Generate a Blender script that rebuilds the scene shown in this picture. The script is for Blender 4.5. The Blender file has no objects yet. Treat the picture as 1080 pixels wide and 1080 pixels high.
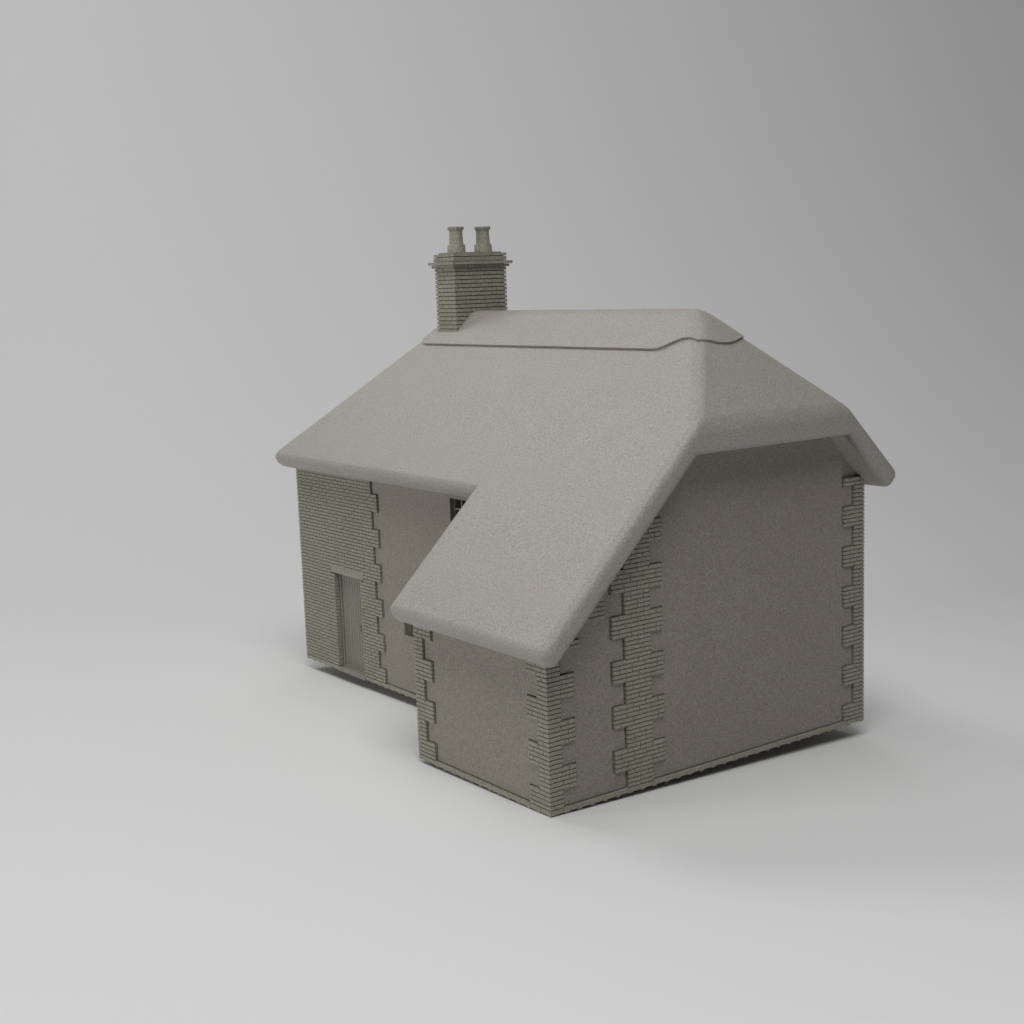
import bpy, bmesh, math, random
from mathutils import Vector, Matrix, Euler
random.seed(4)
scene = bpy.context.scene
COL = scene.collection
R = math.radians

# ------------------------------------------------------------------ materials
def clay(name, base, grain=0.10, scale=55.0, bump=0.25, rough=0.85, blotch=0.05, spec=0.25):
    m = bpy.data.materials.new(name); m.use_nodes = True
    nt = m.node_tree; n = nt.nodes; l = nt.links
    b = n['Principled BSDF']
    b.inputs['Roughness'].default_value = rough
    b.inputs['Specular IOR Level'].default_value = spec
    tc = n.new('ShaderNodeTexCoord')
    fine = n.new('ShaderNodeTexNoise'); fine.inputs['Scale'].default_value = scale
    fine.inputs['Detail'].default_value = 3.0; fine.inputs['Roughness'].default_value = 0.75
    big = n.new('ShaderNodeTexNoise'); big.inputs['Scale'].default_value = 1.6
    big.inputs['Detail'].default_value = 4.0
    l.new(tc.outputs['Object'], fine.inputs['Vector']); l.new(tc.outputs['Object'], big.inputs['Vector'])
    mr = n.new('ShaderNodeMapRange')
    mr.inputs['From Min'].default_value = 0.32; mr.inputs['From Max'].default_value = 0.68
    mr.inputs['To Min'].default_value = 1 - grain; mr.inputs['To Max'].default_value = 1 + grain
    l.new(fine.outputs['Fac'], mr.inputs['Value'])
    mb = n.new('ShaderNodeMapRange')
    mb.inputs['From Min'].default_value = 0.3; mb.inputs['From Max'].default_value = 0.7
    mb.inputs['To Min'].default_value = 1 - blotch; mb.inputs['To Max'].default_value = 1 + blotch
    l.new(big.outputs['Fac'], mb.inputs['Value'])
    mu = n.new('ShaderNodeMath'); mu.operation = 'MULTIPLY'
    l.new(mr.outputs['Result'], mu.inputs[0]); l.new(mb.outputs['Result'], mu.inputs[1])
    vm = n.new('ShaderNodeVectorMath'); vm.operation = 'SCALE'
    vm.inputs[0].default_value = base
    l.new(mu.outputs[0], vm.inputs['Scale'])
    l.new(vm.outputs['Vector'], b.inputs['Base Color'])
    bp = n.new('ShaderNodeBump'); bp.inputs['Strength'].default_value = bump
    bp.inputs['Distance'].default_value = 0.01
    l.new(fine.outputs['Fac'], bp.inputs['Height']); l.new(bp.outputs['Normal'], b.inputs['Normal'])
    return m

M_ROOF  = clay('thatch_clay',  (0.360, 0.348, 0.304), grain=0.28, scale=34, rough=0.5, spec=0.5, blotch=0.02, bump=0.4)
M_WALL  = clay('render_clay',  (0.286, 0.272, 0.224), grain=0.32, scale=40, rough=0.6, spec=0.4, blotch=0.02, bump=0.4)
M_BRICK = clay('brick_clay',   (0.325, 0.317, 0.255), grain=0.45, scale=34, rough=0.6, spec=0.4)
M_MORT  = clay('mortar_clay',  (0.240, 0.235, 0.188), grain=0.14, scale=45)
M_WOOD  = clay('timber_clay',  (0.265, 0.254, 0.212), grain=0.40, scale=34, rough=0.6, spec=0.4)
M_STUDIO = clay('studio_paper', (0.80, 0.80, 0.80), grain=0.0, scale=3, bump=0.0, rough=0.9, blotch=0.0)

# ------------------------------------------------------------------ helpers
def link(name, bm, mat, parent=None, smooth=False):
    me = bpy.data.meshes.new(name)
    bmesh.ops.recalc_face_normals(bm, faces=bm.faces[:])
    bm.to_mesh(me); bm.free()
    me.materials.append(mat)
    if smooth:
        for p in me.polygons: p.use_smooth = True
    o = bpy.data.objects.new(name, me); COL.objects.link(o)
    if parent is not None: o.parent = parent
    return o

def box(bm, x0, x1, y0, y1, z0, z1, bev=0.0):
    vs = [bm.verts.new((x, y, z)) for x in (x0, x1) for y in (y0, y1) for z in (z0, z1)]
    f = [(0,1,3,2),(4,6,7,5),(0,4,5,1),(2,3,7,6),(0,2,6,4),(1,5,7,3)]
    fs = [bm.faces.new([vs[i] for i in q]) for q in f]
    if bev > 0:
        es = list({e for fc in fs for e in fc.edges})
        bmesh.ops.bevel(bm, geom=es, offset=bev, segments=1, affect='EDGES')

class Face:
    """a wall face: u runs along it, z up, depth into the wall"""
    def __init__(s, o, u, n):
        s.o = Vector(o); s.u = Vector(u); s.n = Vector(n)
    def box(s, bm, u0, u1, z0, z1, d0, d1, bev=0.0):
        a = s.o + s.u*u0 - s.n*d0; b = s.o + s.u*u1 - s.n*d1
        box(bm, min(a.x,b.x), max(a.x,b.x), min(a.y,b.y), max(a.y,b.y), z0, z1, bev)

C = 0.075           # brick course
ST, HD = 0.27, 0.135
J = 0.018           # joint
BD, MD, RD, SD = 0.105, 0.017, 0.040, 0.100    # brick depth, mortar recess, render face, wall behind the render

def lay_bricks(bm, face, u0, u1, k, z0, z1, start=0.0, j=J, depth=BD, flip=None, vj=0.35):
    """one course from u0 to u1, stretchers bonded from u=start"""
    odd = k % 2 if flip is None else flip
    cuts = [u0]
    ph = start + (HD if odd else 0.0)
    q = ph + math.floor((u0 - ph)/ST)*ST
    while q < u1 - 1e-4:
        if q > u0 + 0.03: cuts.append(q)
        q += ST
    if len(cuts) > 1 and u1 - cuts[-1] < 0.03: cuts.pop()
    cuts.append(u1)
    for a, b in zip(cuts[:-1], cuts[1:]):
        ja = 0 if a == u0 else j*vj
        jb = 0 if b == u1 else j*vj
        w = random.uniform(-0.002, 0.002)
        face.box(bm, a+ja, b-jb, z0+j*0.5, z1-j*0.5, w, depth)

# ------------------------------------------------------------------ measured sizes of the cottage
L, D, W, LL = 11.727, 1.967, 7.498, 3.864       # length, step of the front wall, gable depth, outshot length
YR = 4.732; TH = R(44.5); T = math.tan(TH); ZR = 7.86
t = 0.415
TL = math.atan(T*0.972)            # the left hip lies a little flatter
XR, XL = -1.41, -8.85        # ridge ends
def slope_z(y): return ZR - T*abs(y - YR)

root = bpy.data.objects.new('thatched_cottage', None); COL.objects.link(root)
root['label'] = 'grey thatched cottage model with brick quoins, long sloping outshot and twin pot chimney'
root['category'] = 'cottage'

# ------------------------------------------------------------------ roof
def plane_pt(a, b, c):
    """intersection of three planes (n, d): n.x = d"""
    m = Matrix((a[0], b[0], c[0])); return m.inverted() @ Vector((a[1], b[1], c[1]))
def P(n, p, off=0.0):
    n = Vector(n).normalized(); return (n, n.dot(Vector(p)) + off)
s, c_ = math.sin(TH), math.cos(TH)
nF, nB, nH, nL_ = (0,-s,c_), (0,s,c_), (s,0,c_), (-math.sin(TL),0,math.cos(TL))
F  = P(nF, (0,YR,ZR));  F_ = P(nF, (0,YR,ZR), -t)
B  = P(nB, (0,YR,ZR));  B_ = P(nB, (0,YR,ZR), -t)
H  = P(nH, (XR,YR,ZR)); H_ = P(nH, (XR,YR,ZR), -t)
G  = P(nL_, (XL,YR,ZR)); G_ = P(nL_, (XL,YR,ZR), -t)
YE = 1.493; ZE = slope_z(YE)                # main eave, sharp top edge
YC = -0.455; ZC = slope_z(YC)               # outshot eave
OV = 0.468; XV = -4.085                       # verge planes
ZH = ZR - T*(OV - XR)
down = lambda n: Vector((n[0]*c_/s, n[1]*c_/s, -s)) if False else None
rimF  = P((0,-c_,-s), (0,YE,ZE)); rimC = P((0,-c_,-s), (0,YC,ZC))
YEB = 2*YR - YE
rimB  = P((0,c_,-s), (0,YEB,ZE))
XGL = XL - (ZR-ZE)/math.tan(TL)
rimG  = P((-c_,0,-s), (XGL,0,ZE))
V  = P((1,0,0), (OV,0,0)); VC = P((1,0,0), (XV,0,0))

bm = bmesh.new()
def v(p): return bm.verts.new(p)
rl, rr = v(plane_pt(F,B,G)), v(plane_pt(F,B,H))
rl_, rr_ = v(plane_pt(F_,B_,G_)), v(plane_pt(F_,B_,H_))
A  = v(plane_pt(F, rimF, rimG));  A_ = v(plane_pt(F_, rimF, rimG))       # front left tip
Bk = v(plane_pt(B, rimB, rimG));  Bk_ = v(plane_pt(B_, rimB, rimG))      # rear left tip
K  = v(plane_pt(F, rimF, VC));    K_ = v(plane_pt(F_, rimF, VC))         # re-entrant corner
CL = v(plane_pt(F, rimC, VC));    CL_ = v(plane_pt(F_, rimC, VC))
CR = v(plane_pt(F, rimC, V));     CR_ = v(plane_pt(F_, rimC, V))
HF = v(plane_pt(F, H, V));        HF_ = v(plane_pt(F_, H_, V))
HB = v(plane_pt(B, H, V));        HB_ = v(plane_pt(B_, H_, V))
BR = v(plane_pt(B, rimB, V));     BR_ = v(plane_pt(B_, rimB, V))
def fc(*q): return bm.faces.new(q)
fc(A, K, CL, CR, HF, rr, rl)
fc(rr, HB, BR, Bk, rl)
fc(rl, Bk, A); fc(HF, HB, rr)
fc(A_, rl_, rr_, HF_, CR_, CL_, K_)
fc(rr_, rl_, Bk_, BR_, HB_)
fc(rl_, A_, Bk_); fc(HF_, rr_, HB_)
fc(A, A_, K_, K); fc(K, K_, CL_, CL); fc(CL, CL_, CR_, CR); fc(CR, CR_, HF_, HB_, BR_, BR, HB, HF)
fc(BR, BR_, Bk_, Bk); fc(Bk, Bk_, A_, A)
bmesh.ops.recalc_face_normals(bm, faces=bm.faces[:])
skip = {frozenset(x) for x in ((K,K_),(rl_,rr_),(rl_,A_),(rl_,Bk_),(rr_,HF_),(rr_,HB_))}
es = [e for e in bm.edges if frozenset(e.verts) not in skip]
bmesh.ops.bevel(bm, geom=es, offset=0.168, segments=7, profile=0.5, affect='EDGES', clamp_overlap=True, loop_slide=True)
roof = link('roof', bm, M_ROOF, root, smooth=True)
wn_ = roof.modifiers.new('weighted_normal', 'WEIGHTED_NORMAL'); wn_.mode = 'FACE_AREA'; wn_.weight = 90

# ridge capping: a thin sheet laid over the ridge with a scalloped edge
def smin(a, b, k):
    h = max(k - abs(a-b), 0)/k
    return min(a, b) - h*h*k*0.25
def top_z(x, y):
    a = smin(ZR + T*(y-YR), ZR - T*(y-YR), 0.46)
    a = smin(a, ZR - T*(x-XR), 0.30); a = smin(a, ZR + math.tan(TL)*(x-XL), 0.30)
    return a
half = [(-0.700,0.0),(-0.705,-0.10),(-0.72,-0.22),(-0.755,-0.36),(-0.80,-0.48),(-0.85,-0.56),(-0.94,-0.58),(-1.05,-0.585),
        (-1.17,-0.60),(-1.29,-0.635),(-1.40,-0.68),(-1.52,-0.735),(-1.64,-0.78),(-1.76,-0.795)]
n_ = 46
for i in range(1, n_+1): half.append((-1.76 + (-9.16+1.76)*i/n_, -0.795))
half += [(-9.23,-0.788),(-9.30,-0.765),(-9.37,-0.725),(-9.42,-0.67),(-9.44,-0.58),(-9.45,-0.46),(-9.475,-0.33),(-9.51,-0.18),(-9.53,-0.08)]
half += [(-9.535, 0.0)]
loop = half + [(x, -y) for x, y in reversed(half[1:-1])]
bm = bmesh.new()
NR = 26; capt = 0.050
rings = []
for r in range(NR+1):
    f = 1 - r/NR
    ring = []
    for x, y in loop:
        cx = min(max(x, XL), XR)                 # nearest point of the ridge line
        px, py = cx + (x-cx)*f, y*f
        ring.append(bm.verts.new((px, YR+py, top_z(px, YR+py) + capt/c_)))
    rings.append(ring)
N = len(loop)
for a, b in zip(rings[:-1], rings[1:]):
    for i in range(N): bm.faces.new((a[i], a[(i+1)%N], b[(i+1)%N], b[i]))
def inward(q, d):
    cx = min(max(q.co.x, XL), XR); w = Vector((cx-q.co.x, YR-q.co.y, 0)); w = w.normalized()*d
    return Vector((q.co.x+w.x, q.co.y+w.y, 0))
skirt = []
for q in rings[0]:
    w = inward(q, 0.055); skirt.append(bm.verts.new((w.x, w.y, top_z(w.x, w.y) - 0.03)))
for i in range(N): bm.faces.new((rings[0][i], skirt[i], skirt[(i+1)%N], rings[0][(i+1)%N]))
bmesh.ops.remove_doubles(bm, verts=rings[-1], dist=0.0005)
cap = link('ridge_cap', bm, M_ROOF, roof, smooth=True)
cap.data.set_sharp_from_angle(angle=R(50))

# ------------------------------------------------------------------ walls
FRONT = Face((0, D, 0), (-1,0,0), (0,-1,0))        # u measured leftwards from the gable
OUTF  = Face((0, 0, 0), (-1,0,0), (0,-1,0))
GABLE = Face((0, 0, 0), (0,1,0), (1,0,0))
REAR  = Face((0, W, 0), (-1,0,0), (0,1,0))
LEFT  = Face((-L, 0, 0), (0,1,0), (-1,0,0))
OUTL  = Face((-LL, 0, 0), (0,1,0), (-1,0,0))
WT = 0.30                                          # wall thickness
ZB = 0.02
def under(y): return slope_z(y) - t/c_ + 0.12      # wall tops run up into the thatch

LX0, LX1 = 8.97, 10.345                            # its lintel
DX0, DX1, DZ1 = 9.10, 10.21, 2.20                  # door opening (u from gable)
GX0, GX1, GZ0, GZ1 = 6.35, 7.435, 1.285, 2.20      # ground floor window
UX0, UX1, UZ0, UZ1 = 4.55, 5.54, 3.42, 4.33        # upper window

G = 0.034; GT = 0.012                                          # groove between brick and render
HOLES = ((DX0, DX1, -1.0, DZ1), (GX0, GX1, GZ0, GZ1), (UX0, UX1, UZ0, UZ1))
def cut(rects, hole):
    """take a rectangle out of a list of rectangles"""
    out = []; h0, h1, k0, k1 = hole
    for u0, u1, z0, z1 in rects:
        if h1 <= u0 or h0 >= u1 or k1 <= z0 or k0 >= z1: out.append((u0,u1,z0,z1)); continue
        if h0 > u0: out.append((u0,h0,z0,z1))
        if h1 < u1: out.append((h1,u1,z0,z1))
        a, b = max(u0,h0), min(u1,h1)
        if k0 > z0: out.append((a,b,z0,k0))
        if k1 < z1: out.append((a,b,k1,z1))
    return out
def render_skin(bm, face, left, right, ztop, holes=()):
    """render coat between two toothed brick edges; left/right give the brick end for each block of five courses"""
    nb = int(math.ceil(ztop/(5*C)))
    for i in range(nb):
        z0 = C + 0.012 if i == 0 else i*5*C
        z1 = min((i+1)*5*C, ztop)
        if z1 - z0 < 0.02: continue
        a0, b0 = left(i) + G, right(i) - G
        rects = [(a0, b0, z0, z1)]
        up, dn = (z1 == ztop), (i == 0)
        # grooves above and below the longer teeth of the neighbouring blocks
        for nbk, lo in ((i-1, True), (i+1, False)):
            if nbk < 0 or (nbk == i+1 and up): continue
            for e, isl in ((left(nbk), True), (right(nbk), False)):
                if isl and e > left(i) + 0.01:
                    rects = [r for q in rects for r in cut([q], (-99, e+G, z0-1, z0+GT) if lo else (-99, e+G, z1-0.003, z1+1))]
                if not isl and e < right(i) - 0.01:
                    rects = [r for q in rects for r in cut([q], (e-G, 99, z0-1, z0+GT) if lo else (e-G, 99, z1-0.003, z1+1))]
        for h in holes: rects = cut(rects, h)
        for u0, u1, c0, c1 in rects:
            if u1-u0 > 0.004 and c1-c0 > 0.004: face.box(bm, u0, u1, c0, c1, RD, SD+0.02)
longer = lambda first: (lambda i: 0.54 if (i % 2 == 0) == first else 0.27)
GC = 1.914
strip = lambda i: 0.2725 if i % 2 == 0 else 0.5425
XT, XS = 8.24, 8.475

bm = bmesh.new()
ft = under(D + SD + 0.02)
# front wall round the openings, then its render coat
wall_rects = [(SD+0.02, L-SD-0.01, ZB, ft)]
for h in HOLES: wall_rects = cut(wall_rects, h)
for r in wall_rects: FRONT.box(bm, *r, SD, RD+WT)
hl = ((LX0-0.01, LX1+0.01, DZ1, DZ1+0.16),) + HOLES
render_skin(bm, FRONT, lambda i: LL-0.05-G, lambda i: (XT if i % 2 == 0 else XS), under(D+RD)-0.004, hl)
REAR.box(bm, SD+0.02, L-SD-0.01, ZB, under(W-SD-0.02), SD, RD+WT)
render_skin(bm, REAR, longer(False), lambda i: L-longer(True)(i), under(W-RD)-0.004)
LEFT.box(bm, D+RD+WT, W-RD-WT, ZB, 4.60, SD, RD+WT)
render_skin(bm, LEFT, lambda i: D+longer(False)(i), lambda i: W-longer(False)(i), 4.60)
main_wall = link('wall', bm, M_WALL, root)
# gable wall, one sheet over the house and the outshot, with its render coat following the thatch
bm = bmesh.new()
y0, y1 = SD, W-SD
ztop = ZH - t/c_ + T*(OV+RD) + 0.10
def gable_sheet(x0, x1, prof):
    fa = [bm.verts.new((x0,y,z)) for y,z in prof]; fb = [bm.verts.new((x1,y,z)) for y,z in prof]
    n = len(prof); bm.faces.new(fa); bm.faces.new(fb[::-1])
    for i in range(n):
        k = (i+1) % n
        bm.faces.new((fa[i], fb[i], fb[k], fa[k]))
ya = YR - (ZR - t/c_ + 0.12 - ztop)/T; yb = 2*YR - ya
gable_sheet(-SD, -RD-WT, [(y0,ZB),(y1,ZB),(y1,under(y1)),(yb,ztop),(ya,ztop),(y0,under(y0))])
yz = lambda z: YR - (ZR - t/c_ + 0.12 - z)/T       # where the thatch underside cuts a level
def toothed(blocks, edge, sgn):
    """outline of a toothed edge going up, with grooves over and under the long teeth"""
    pts = []
    for i in range(blocks):
        e = edge(i)
        z0 = C+0.012 if i == 0 else i*5*C; z1 = (i+1)*5*C
        if i > 0 and sgn*edge(i-1) > sgn*e: z0 += GT
        if i < blocks-1 and sgn*edge(i+1) > sgn*e: z1 -= 0.003
        if i > 0 and sgn*edge(i-1) < sgn*e: z0 -= 0.003
        if i < blocks-1 and sgn*edge(i+1) < sgn*e: z1 += GT
        if i == 0: z0 = C+0.012
        pts += [(e + sgn*G, z0), (e + sgn*G, z1)]
    return pts
def clip(poly, f):
    out = []
    for i, p in enumerate(poly):
        q = poly[(i+1) % len(poly)]; a, b = f(p), f(q)
        if a >= 0: out.append(p)
        if (a >= 0) != (b >= 0):
            w = a/(a-b); out.append((p[0]+(q[0]-p[0])*w, p[1]+(q[1]-p[1])*w))
    return out
# between the outshot corner and the toothed strip
le = toothed(15, longer(False), 1); re = toothed(15, lambda i: GC - strip(i), -1)
lf = lambda p: ZR - T*(YR-p[0]) - t/c_ + 0.12 - p[1]
lb = lambda p: ZR - T*(p[0]-YR) - t/c_ + 0.12 - p[1]
poly = clip(le + re[::-1], lf)
gable_sheet(-RD, -SD-0.02, poly)
# between the strip and the rear corner
le = toothed(13, lambda i: GC + strip(i), 1); re = toothed(13, lambda i: W - longer(True)(i), -1)
top_l, top_r = le[-1], re[-1]
poly = le + [(le[-1][0], ztop), (re[-1][0], ztop)] + re[::-1]
poly = clip(clip(poly, lf), lb)
gable_sheet(-RD, -SD-0.02, poly)
link('gable_wall', bm, M_WALL, root)
bm = bmesh.new()
OUTF.box(bm, RD+WT, LL-SD, ZB, under(SD), SD, RD+WT)
render_skin(bm, OUTF, longer(True), lambda i: LL-longer(True)(i), under(RD)-0.004)
# left side of the outshot: sloping top
fa, fb = [], []
for y, z in ((RD+WT,ZB),(D+RD,ZB),(D+RD,under(D)),(RD+WT,under(RD+WT))):
    fa.append(bm.verts.new((-LL+RD,y,z))); fb.append(bm.verts.new((-LL+RD+WT,y,z)))
bm.faces.new(fa); bm.faces.new(fb[::-1])
for i in range(4):
    k = (i+1) % 4
    bm.faces.new((fa[i], fb[i], fb[k], fa[k]))
link('outshot_wall', bm, M_WALL, root)
# slab added under the model to bounce light into the gap below
bm = bmesh.new()
box(bm, -L+0.12, -0.12, D+0.12, W-0.12, 0.0, 0.10)
box(bm, -LL+0.12, -0.12, 0.12, D+0.119, 0.003, 0.097)
link('bounce_slab', bm, M_WALL, root)

# ------------------------------------------------------------------ brick quoins
def quoin(faceA, signA, a0, faceB, signB, b0, courses, longA_first, name='quoin', limA=None, limB=None):
    """toothed brick corner: faceA owns the corner bricks; tooth of five courses, long .54, short .27"""
    b = bmesh.new(); m = bmesh.new()
    def rng(a0, sg, x0, x1):
        u0, u1 = a0 + sg*x0, a0 + sg*x1
        return (min(u0,u1), max(u0,u1))
    for k in range(1, courses):
        blk = (k//5) % 2
        lA = 0.54 if (blk == 0) == longA_first else 0.27
        lB = 0.81 - lA
        z0, z1 = k*C, (k+1)*C
        if limA is None or z1 <= limA:
            u0, u1 = rng(a0, signA, 0, lA); lay_bricks(b, faceA, u0, u1, k, z0, z1, a0)
            u0, u1 = rng(a0, signA, MD, lA-0.012); faceA.box(m, u0, u1, z0, z1, MD, BD-0.004)
        if limB is None or z1 <= limB:
            u0, u1 = rng(b0, signB, BD, lB); lay_bricks(b, faceB, u0, u1, k, z0, z1, b0)
            u0, u1 = rng(b0, signB, BD-0.004, lB-0.012); faceB.box(m, u0, u1, z0, z1, MD, BD-0.002)
    o = link(name, b, M_BRICK, root)
    link('mortar', m, M_MORT, o)
    return o
# outshot corner at the gable, and its far corner
quoin(OUTF, 1, 0, GABLE, 1, 0, 36, True)
quoin(OUTF, -1, LL, OUTL, 1, 0, 34, True)
# rear corners
quoin(REAR, 1, 0, GABLE, -1, W, 62, False)
quoin(REAR, -1, L, LEFT, -1, W, 62, True)

# toothed strip in the gable where the house front corner shows
b = bmesh.new(); m = bmesh.new()
gc = GC
for k in range(1, 63):
    z0, z1 = k*C, (k+1)*C
    hw = 0.2725 if (k//5) % 2 == 0 else 0.5425
    u0, u1 = gc-hw, gc+hw
    # stop at the underside of the thatch
    ylim = YR - (ZR - t/c_ + 0.10 - z1)/T
    u0 = max(u0, ylim)
    if u1 - u0 < 0.05: continue
    lay_bricks(b, GABLE, u0, u1, k, z0, z1, gc - 0.2725 + (HD if k % 4 < 2 else 0))
    GABLE.box(m, u0+0.012, u1-0.012, z0, z1, MD, BD-0.004)
o = link('quoin', b, M_BRICK, root); link('mortar', m, M_MORT, o)
# the short runs of brick on the gable that show just under the rake
for k0, k1, umax in ((35, 37, 0.688), (40, 45, 1.22)):
    b = bmesh.new(); m = bmesh.new()
    for k in range(k0, k1):
        z0, z1 = k*C, (k+1)*C
        ylim = YR - (ZR - t/c_ + 0.10 - z1)/T
        u0, u1 = max(0.1, ylim, umax-0.54), umax
        lay_bricks(b, GABLE, u0, u1, k, z0, z1, umax)
        GABLE.box(m, u0+0.012, u1-0.012, z0, z1, MD, BD-0.004)
    o = link('quoin', b, M_BRICK, root); link('mortar', m, M_MORT, o)

# ------------------------------------------------------------------ brick panel round the door, with its toothed edge
b = bmesh.new(); m = bmesh.new()
ZL0, ZL1 = DZ1, DZ1 + 0.15
for k in range(1, 62):
    z0, z1 = k*C, (k+1)*C
    e = XT if (k//5) % 2 == 0 else XS
    segs = [(e, L)]
    if z0 < DZ1 - 0.03: segs = [(e, DX0), (DX1, L)]
    elif z0 < ZL1 - 0.03: segs = [(e, LX0-0.018), (LX1+0.018, L)]
    for u0, u1 in segs:
        lay_bricks(b, FRONT, u0, u1, k, z0, z1, L, j=0.021, vj=0.32)
        FRONT.box(m, u0+(0.012 if u0 == e else 0.004), u1-(MD if u1 == L else 0.004), z0, z1, MD, BD-0.004)
# end of the panel on the left wall
for k in range(1, 58):
    z0, z1 = k*C, (k+1)*C
    e = 0.54 if (k//5) % 2 else 0.27
    lay_bricks(b, LEFT, D+BD, D+e, k, z0, z1, D)
    LEFT.box(m, D+BD-0.004, D+e-0.012, z0, z1, MD, BD-0.002)
panel = link('brick_panel', b, M_BRICK, root); link('mortar', m, M_MORT, panel)

# ------------------------------------------------------------------ plinth: one brick course round the foot, headers hanging lower
b = bmesh.new()
def plinth(face, u0, u1, cut0=0.0, cut1=0.0):
    a, e = u0 + cut0, u1 - cut1
    lay_bricks(b, face, a, e, 0, -0.007-J*0.5, C+0.002, u0, j=J, depth=0.10, vj=0.2)
    face.box(b, a+0.002, e-0.002, -0.003, C-0.008, 0.014, 0.096)
    q = u0 + 0.02
    while q < e - 0.10:
        face.box(b, max(q, a+0.003), q+0.085, -0.029, 0.006, 0.005, 0.098)
        q += ST
plinth(OUTF, 0, LL); plinth(GABLE, 0, W, 0.10, 0.10); plinth(REAR, 0, L)
plinth(LEFT, D, W, 0.10, 0.10); plinth(OUTL, 0, D, 0.10)
plinth(FRONT, LL, 9.06); plinth(FRONT, 10.25, L)
link('plinth', b, M_BRICK, root)

# ------------------------------------------------------------------ door
b = bmesh.new()
n = 9; w = (DX1-DX0-0.14)/n
for i in range(n):
    FRONT.box(b, DX0+0.07+i*w+0.005, DX0+0.07+(i+1)*w-0.005, 0.075, DZ1-0.03, 0.150, 0.20)
FRONT.box(b, DX0+0.07, DX1-0.07, 0.07, DZ1-0.025, 0.166, 0.195)
door = link('door', b, M_WOOD, root)
b = bmesh.new()
FRONT.box(b, DX0+0.004, DX0+0.06, 0.06, DZ1-0.004, 0.125, 0.22); FRONT.box(b, DX1-0.068, DX1-0.022, 0.06, DZ1-0.004, 0.115, 0.22)
FRONT.box(b, DX0+0.06, DX1-0.068, DZ1-0.030, DZ1-0.004, 0.118, 0.22)
link('door_frame', b, M_WOOD, root)
b = bmesh.new()
FRONT.box(b, DX0+0.155, DX0+0.20, 1.00, 1.16, 0.132, 0.152, 0.005)
FRONT.box(b, DX0+0.165, DX0+0.19, 1.03, 1.055, 0.070, 0.132); FRONT.box(b, DX0+0.165, DX0+0.19, 1.105, 1.13, 0.070, 0.132)
FRONT.box(b, DX0+0.163, DX0+0.192, 1.00, 1.16, 0.046, 0.072, 0.006)
link('handle', b, M_WOOD, door)
b = bmesh.new(); FRONT.box(b, LX0, LX1, ZL0, ZL1, 0.002, 0.14, 0.004)
link('lintel', b, M_BRICK, root)
b = bmesh.new(); FRONT.box(b, 9.075, 10.235, -0.035, 0.062, -0.012, 0.24, 0.008)
link('threshold', b, M_WOOD, root)

# ------------------------------------------------------------------ windows
def window(u0, u1, z0, z1, us, zs, head, dep):
    b = bmesh.new(); f = 0.03
    for q in ((u0, u0+f, z0, z1), (u1-f, u1, z0, z1), (u0+f, u1-f, z0, z0+f), (u0+f, u1-f, z1-f, z1)):
        FRONT.box(b, *q, dep, dep+0.06)
    wn = link('window', b, M_WOOD, root)
    b = bmesh.new(); g = 0.032
    for x in us: FRONT.box(b, x-g/2, x+g/2, z0+f, z1-f, dep+0.003, dep+0.040)
    for z in zs: FRONT.box(b, u0+f, u1-f, z-g/2, z+g/2, dep+0.006, dep+0.037)
    link('glazing_bars', b, M_WOOD, wn)
    b = bmesh.new(); FRONT.box(b, u0-0.01, u1+0.03, z0-0.14, z0, 0.033, 0.24, 0.004)
    link('sill', b, M_WOOD, wn)
    b = bmesh.new(); FRONT.box(b, u0-0.15, u1+0.14, z1, z1+0.14, 0.034, 0.24, 0.004)
    link('lintel', b, M_WOOD, wn)
window(GX0, GX1, GZ0, GZ1, (GX1-0.27, GX1-0.54, GX1-0.81), (GZ0+0.23, GZ0+0.46, GZ0+0.69), True, 0.18)
window(UX0, UX1, UZ0, UZ1, (UX1-0.25, UX1-0.5, UX1-0.75), (UZ1-0.22, UZ1-0.44, UZ1-0.66), True, 0.14)

# ------------------------------------------------------------------ chimney
CX0, CX1, CY0, CY1 = -8.985, -8.245, 4.17, 5.53
CC = 0.0863; CJ = 0.019
b = bmesh.new(); m = bmesh.new()
def stack_course(k, z0, z1, out=0.0, j=CJ, solid=False):
    x0, x1, y0, y1 = CX0-out, CX1+out, CY0-out, CY1+out
    dp = 0.12
    fF = Face((x1,y0,0),(-1,0,0),(0,-1,0)); fB = Face((x1,y1,0),(-1,0,0),(0,1,0))
    fR = Face((x1,y0,0),(0,1,0),(1,0,0)); fL = Face((x0,y0,0),(0,1,0),(-1,0,0))
    if solid:
        box(b, x0, x1, y0, y1, z0, z1); return
    odd = k % 2
    for f_, wd in ((fF, x1-x0), (fB, x1-x0)): lay_bricks(b, f_, 0, wd, k, z0, z1, 0, j=j, depth=dp, vj=0.22)
    for f_ in (fR, fL): lay_bricks(b, f_, dp, y1-y0-dp, k, z0, z1, 0, j=j, depth=dp, vj=0.22)
zc = 7.05; k = 0
ztop_body = 8.742
nb = int(round((ztop_body - zc)/CC)); zc = ztop_body - nb*CC
for k in range(nb): stack_course(k, zc+k*CC, zc+(k+1)*CC)
z = ztop_body
stack_course(0, z-0.012, z+0.062, 0.05); z += 0.062
stack_course(1, z-0.006, z+0.062, 0.105, j=0.008); z += 0.062
stack_course(0, z, z+0.10, 0.012, j=0.012); z += 0.10
stack_course(1, z, z+0.075, 0.012); z += 0.075
ch_top = z
box(m, CX0+0.03, CX1-0.03, CY0+0.03, CY1-0.03, zc, ch_top-0.012)
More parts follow.
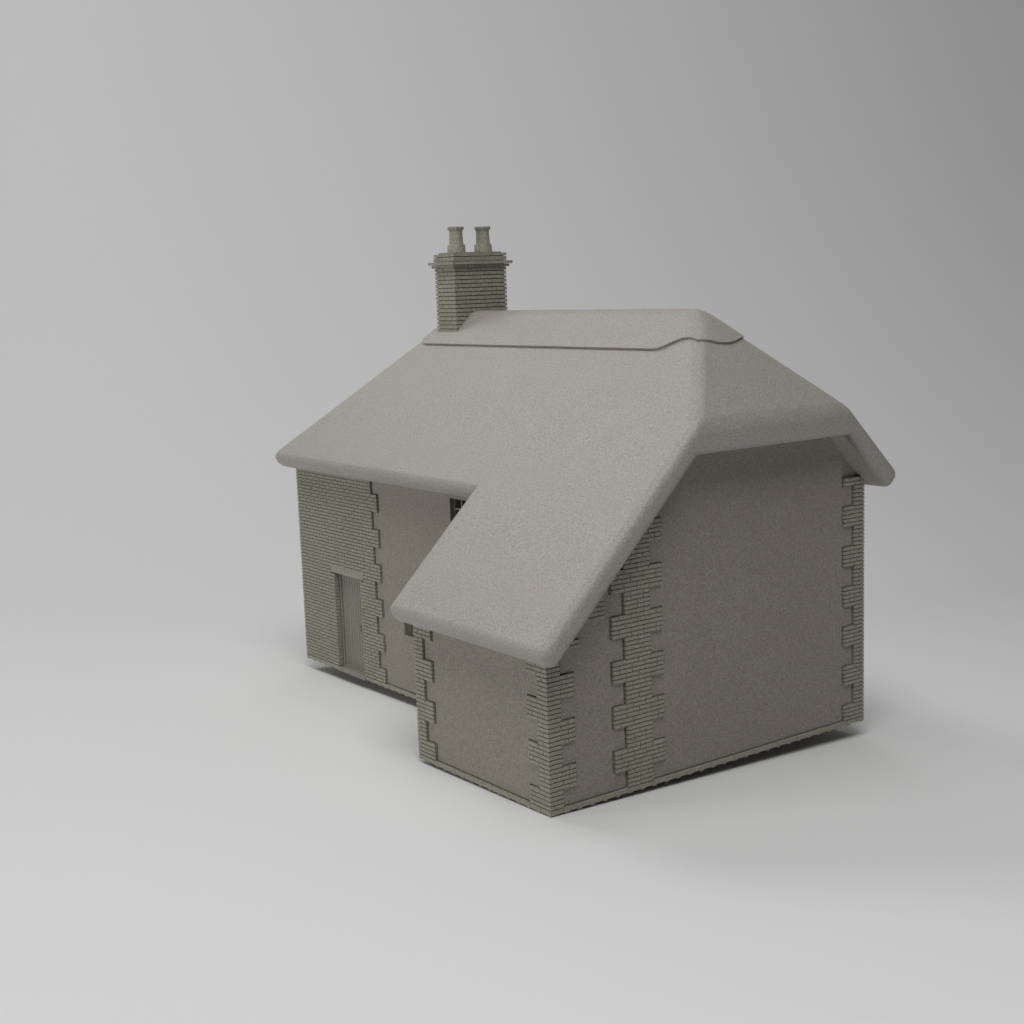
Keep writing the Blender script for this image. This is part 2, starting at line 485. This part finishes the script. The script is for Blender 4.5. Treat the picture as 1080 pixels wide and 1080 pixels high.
chim = link('chimney', b, M_BRICK, root); link('mortar', m, M_MORT, chim)
def pot(y):
    b = bmesh.new()
    h = 0.562
    prof = [(0.205,-0.06),(0.205,0.0),(0.198,0.02),(0.188,0.175),(0.180,0.188),(0.160,0.192),(0.152,0.215),(0.140,0.46),
            (0.142,0.475),(0.165,0.500),(0.176,0.518),(0.176,0.550),(0.168,h),(0.125,h),(0.115,0.52),(0.115,0.15),(0.0,0.15)]
    S = 28; rows = []
    for r_, zz in prof:
        rows.append([b.verts.new((r_*math.cos(2*math.pi*i/S), r_*math.sin(2*math.pi*i/S), zz)) for i in range(S)])
    for a_, c2 in zip(rows[:-1], rows[1:]):
        for i in range(S): b.faces.new((a_[i], a_[(i+1)%S], c2[(i+1)%S], c2[i]))
    bmesh.ops.remove_doubles(b, verts=b.verts[:], dist=0.0004)
    o = link('chimney_pot', b, M_BRICK, chim, smooth=True)
    o.data.set_sharp_from_angle(angle=R(32))
    o.location = ((CX0+CX1)/2, y, ch_top)
pot(4.50); pot(5.20)
# mortar flaunching round the pots
b = bmesh.new()
box(b, CX0+0.06, CX1-0.06, CY0+0.06, CY1-0.06, ch_top-0.03, ch_top+0.02, 0.015)
link('flaunching', b, M_MORT, chim)

# ------------------------------------------------------------------ the model stands slightly tipped onto its near corner
ng = Vector((-0.0135, 0.041, 1)).normalized()
rot = ng.rotation_difference(Vector((0,0,1))).to_matrix().to_4x4()
lift = 0.0
Mroot = rot
low = min((Mroot @ Vector((x, y, -0.029))).z for x in (0,) for y in (0,))
Mroot = Matrix.Translation((0, 0, -low + 0.001)) @ rot
root.matrix_world = Mroot

# ------------------------------------------------------------------ camera
FPX, CAM = 1519.5, Vector((17.3894, -13.2024, 8.3988))
YAW, PIT, ROL = 2.512470, -0.158340, -0.036094
fw = Vector((math.cos(YAW)*math.cos(PIT), math.sin(YAW)*math.cos(PIT), math.sin(PIT)))
r0 = Vector((math.sin(YAW), -math.cos(YAW), 0)); u0 = r0.cross(fw)
rg = r0*math.cos(ROL) + u0*math.sin(ROL); up = u0*math.cos(ROL) - r0*math.sin(ROL)
cm = Matrix(((rg.x, up.x, -fw.x, CAM.x), (rg.y, up.y, -fw.y, CAM.y), (rg.z, up.z, -fw.z, CAM.z), (0,0,0,1)))
cd = bpy.data.cameras.new('camera'); cam = bpy.data.objects.new('camera', cd); COL.objects.link(cam)
cd.sensor_width = 36; cd.sensor_fit = 'HORIZONTAL'; cd.lens = 36*FPX/1080
cd.clip_end = 500; cd.clip_start = 0.1
cam.matrix_world = Mroot @ cm
scene.camera = cam

# ------------------------------------------------------------------ studio floor and sweep
vd = Vector((math.cos(YAW), math.sin(YAW), 0)); vr = Vector((math.sin(YAW), -math.cos(YAW), 0))
ctr = Vector((-4, 3, 0))
HW, NEAR, FAR, RAD, TOP = 130, 90, 13, 30, 70
bm = bmesh.new()
q = [ctr + vr*a + vd*b_ for a, b_ in ((-HW,-NEAR),(HW,-NEAR),(HW,FAR),(-HW,FAR))]
bm.faces.new([bm.verts.new(p_) for p_ in q])
fl = link('floor', bm, M_STUDIO); fl['kind'] = 'structure'
bm = bmesh.new()
pr = [(FAR + RAD*math.sin(a), RAD*(1-math.cos(a))) for a in [i*math.pi/2/40 for i in range(41)]] + [(FAR+RAD, TOP)]
rows = [[bm.verts.new(ctr + vr*x + vd*b_ + Vector((0,0,z_))) for b_, z_ in pr] for x in (-HW, HW)]
for i in range(len(pr)-1): bm.faces.new((rows[0][i], rows[1][i], rows[1][i+1], rows[0][i+1]))
bk = link('backdrop', bm, M_STUDIO, smooth=True); bk['kind'] = 'structure'

# ------------------------------------------------------------------ light
w_ = bpy.data.worlds.new('World'); scene.world = w_; w_.use_nodes = True
bg = w_.node_tree.nodes['Background']
bg.inputs['Color'].default_value = (1,1,1,1)
WORLD = 0.004
bg.inputs['Strength'].default_value = WORLD
def area(name, pos, target, size, power, color=(1,1,1)):
    """pos / target as (right, forward, up) from the middle of the cottage"""
    ld = bpy.data.lights.new(name, 'AREA'); ld.shape = 'DISK'; ld.size = size; ld.energy = power; ld.color = color
    o = bpy.data.objects.new(name, ld); COL.objects.link(o)
    to = lambda p_: ctr + vr*p_[0] + vd*p_[1] + Vector((0,0,p_[2]))
    o.location = to(pos)
    o.rotation_euler = (to(target) - to(pos)).to_track_quat('-Z', 'Y').to_euler()
    return o
LIGHTS = [
    ('front_overhead_softbox', (0,-26,38), (0,-10,0), 24, 8150),
    ('near_left_softbox', (-14,-14,48), (0,0,0), 20, 700),
    ('rear_left_softbox', (-34,26,44), (0,0,0), 20, 5900),
    ('rear_overhead_softbox', (0,28,48), (0,0,0), 20, 950),
    ('low_left_fill', (-44,-14,10), (0,0,2), 14, 3500),  # added low fill, lifts the shade in the gap under the base
    ('ceiling_softbox', (0,-6,70), (0,0,0), 50, 8100),
]
for a_ in LIGHTS: area(*a_)

# ------------------------------------------------------------------ render settings
scene.render.engine = 'CYCLES'
vs_ = scene.view_settings
vs_.view_transform = 'Standard'; vs_.look = 'None'; vs_.exposure = 0; vs_.gamma = 1; vs_.use_curve_mapping = False
scene.cycles.max_bounces = 8; scene.cycles.diffuse_bounces = 5
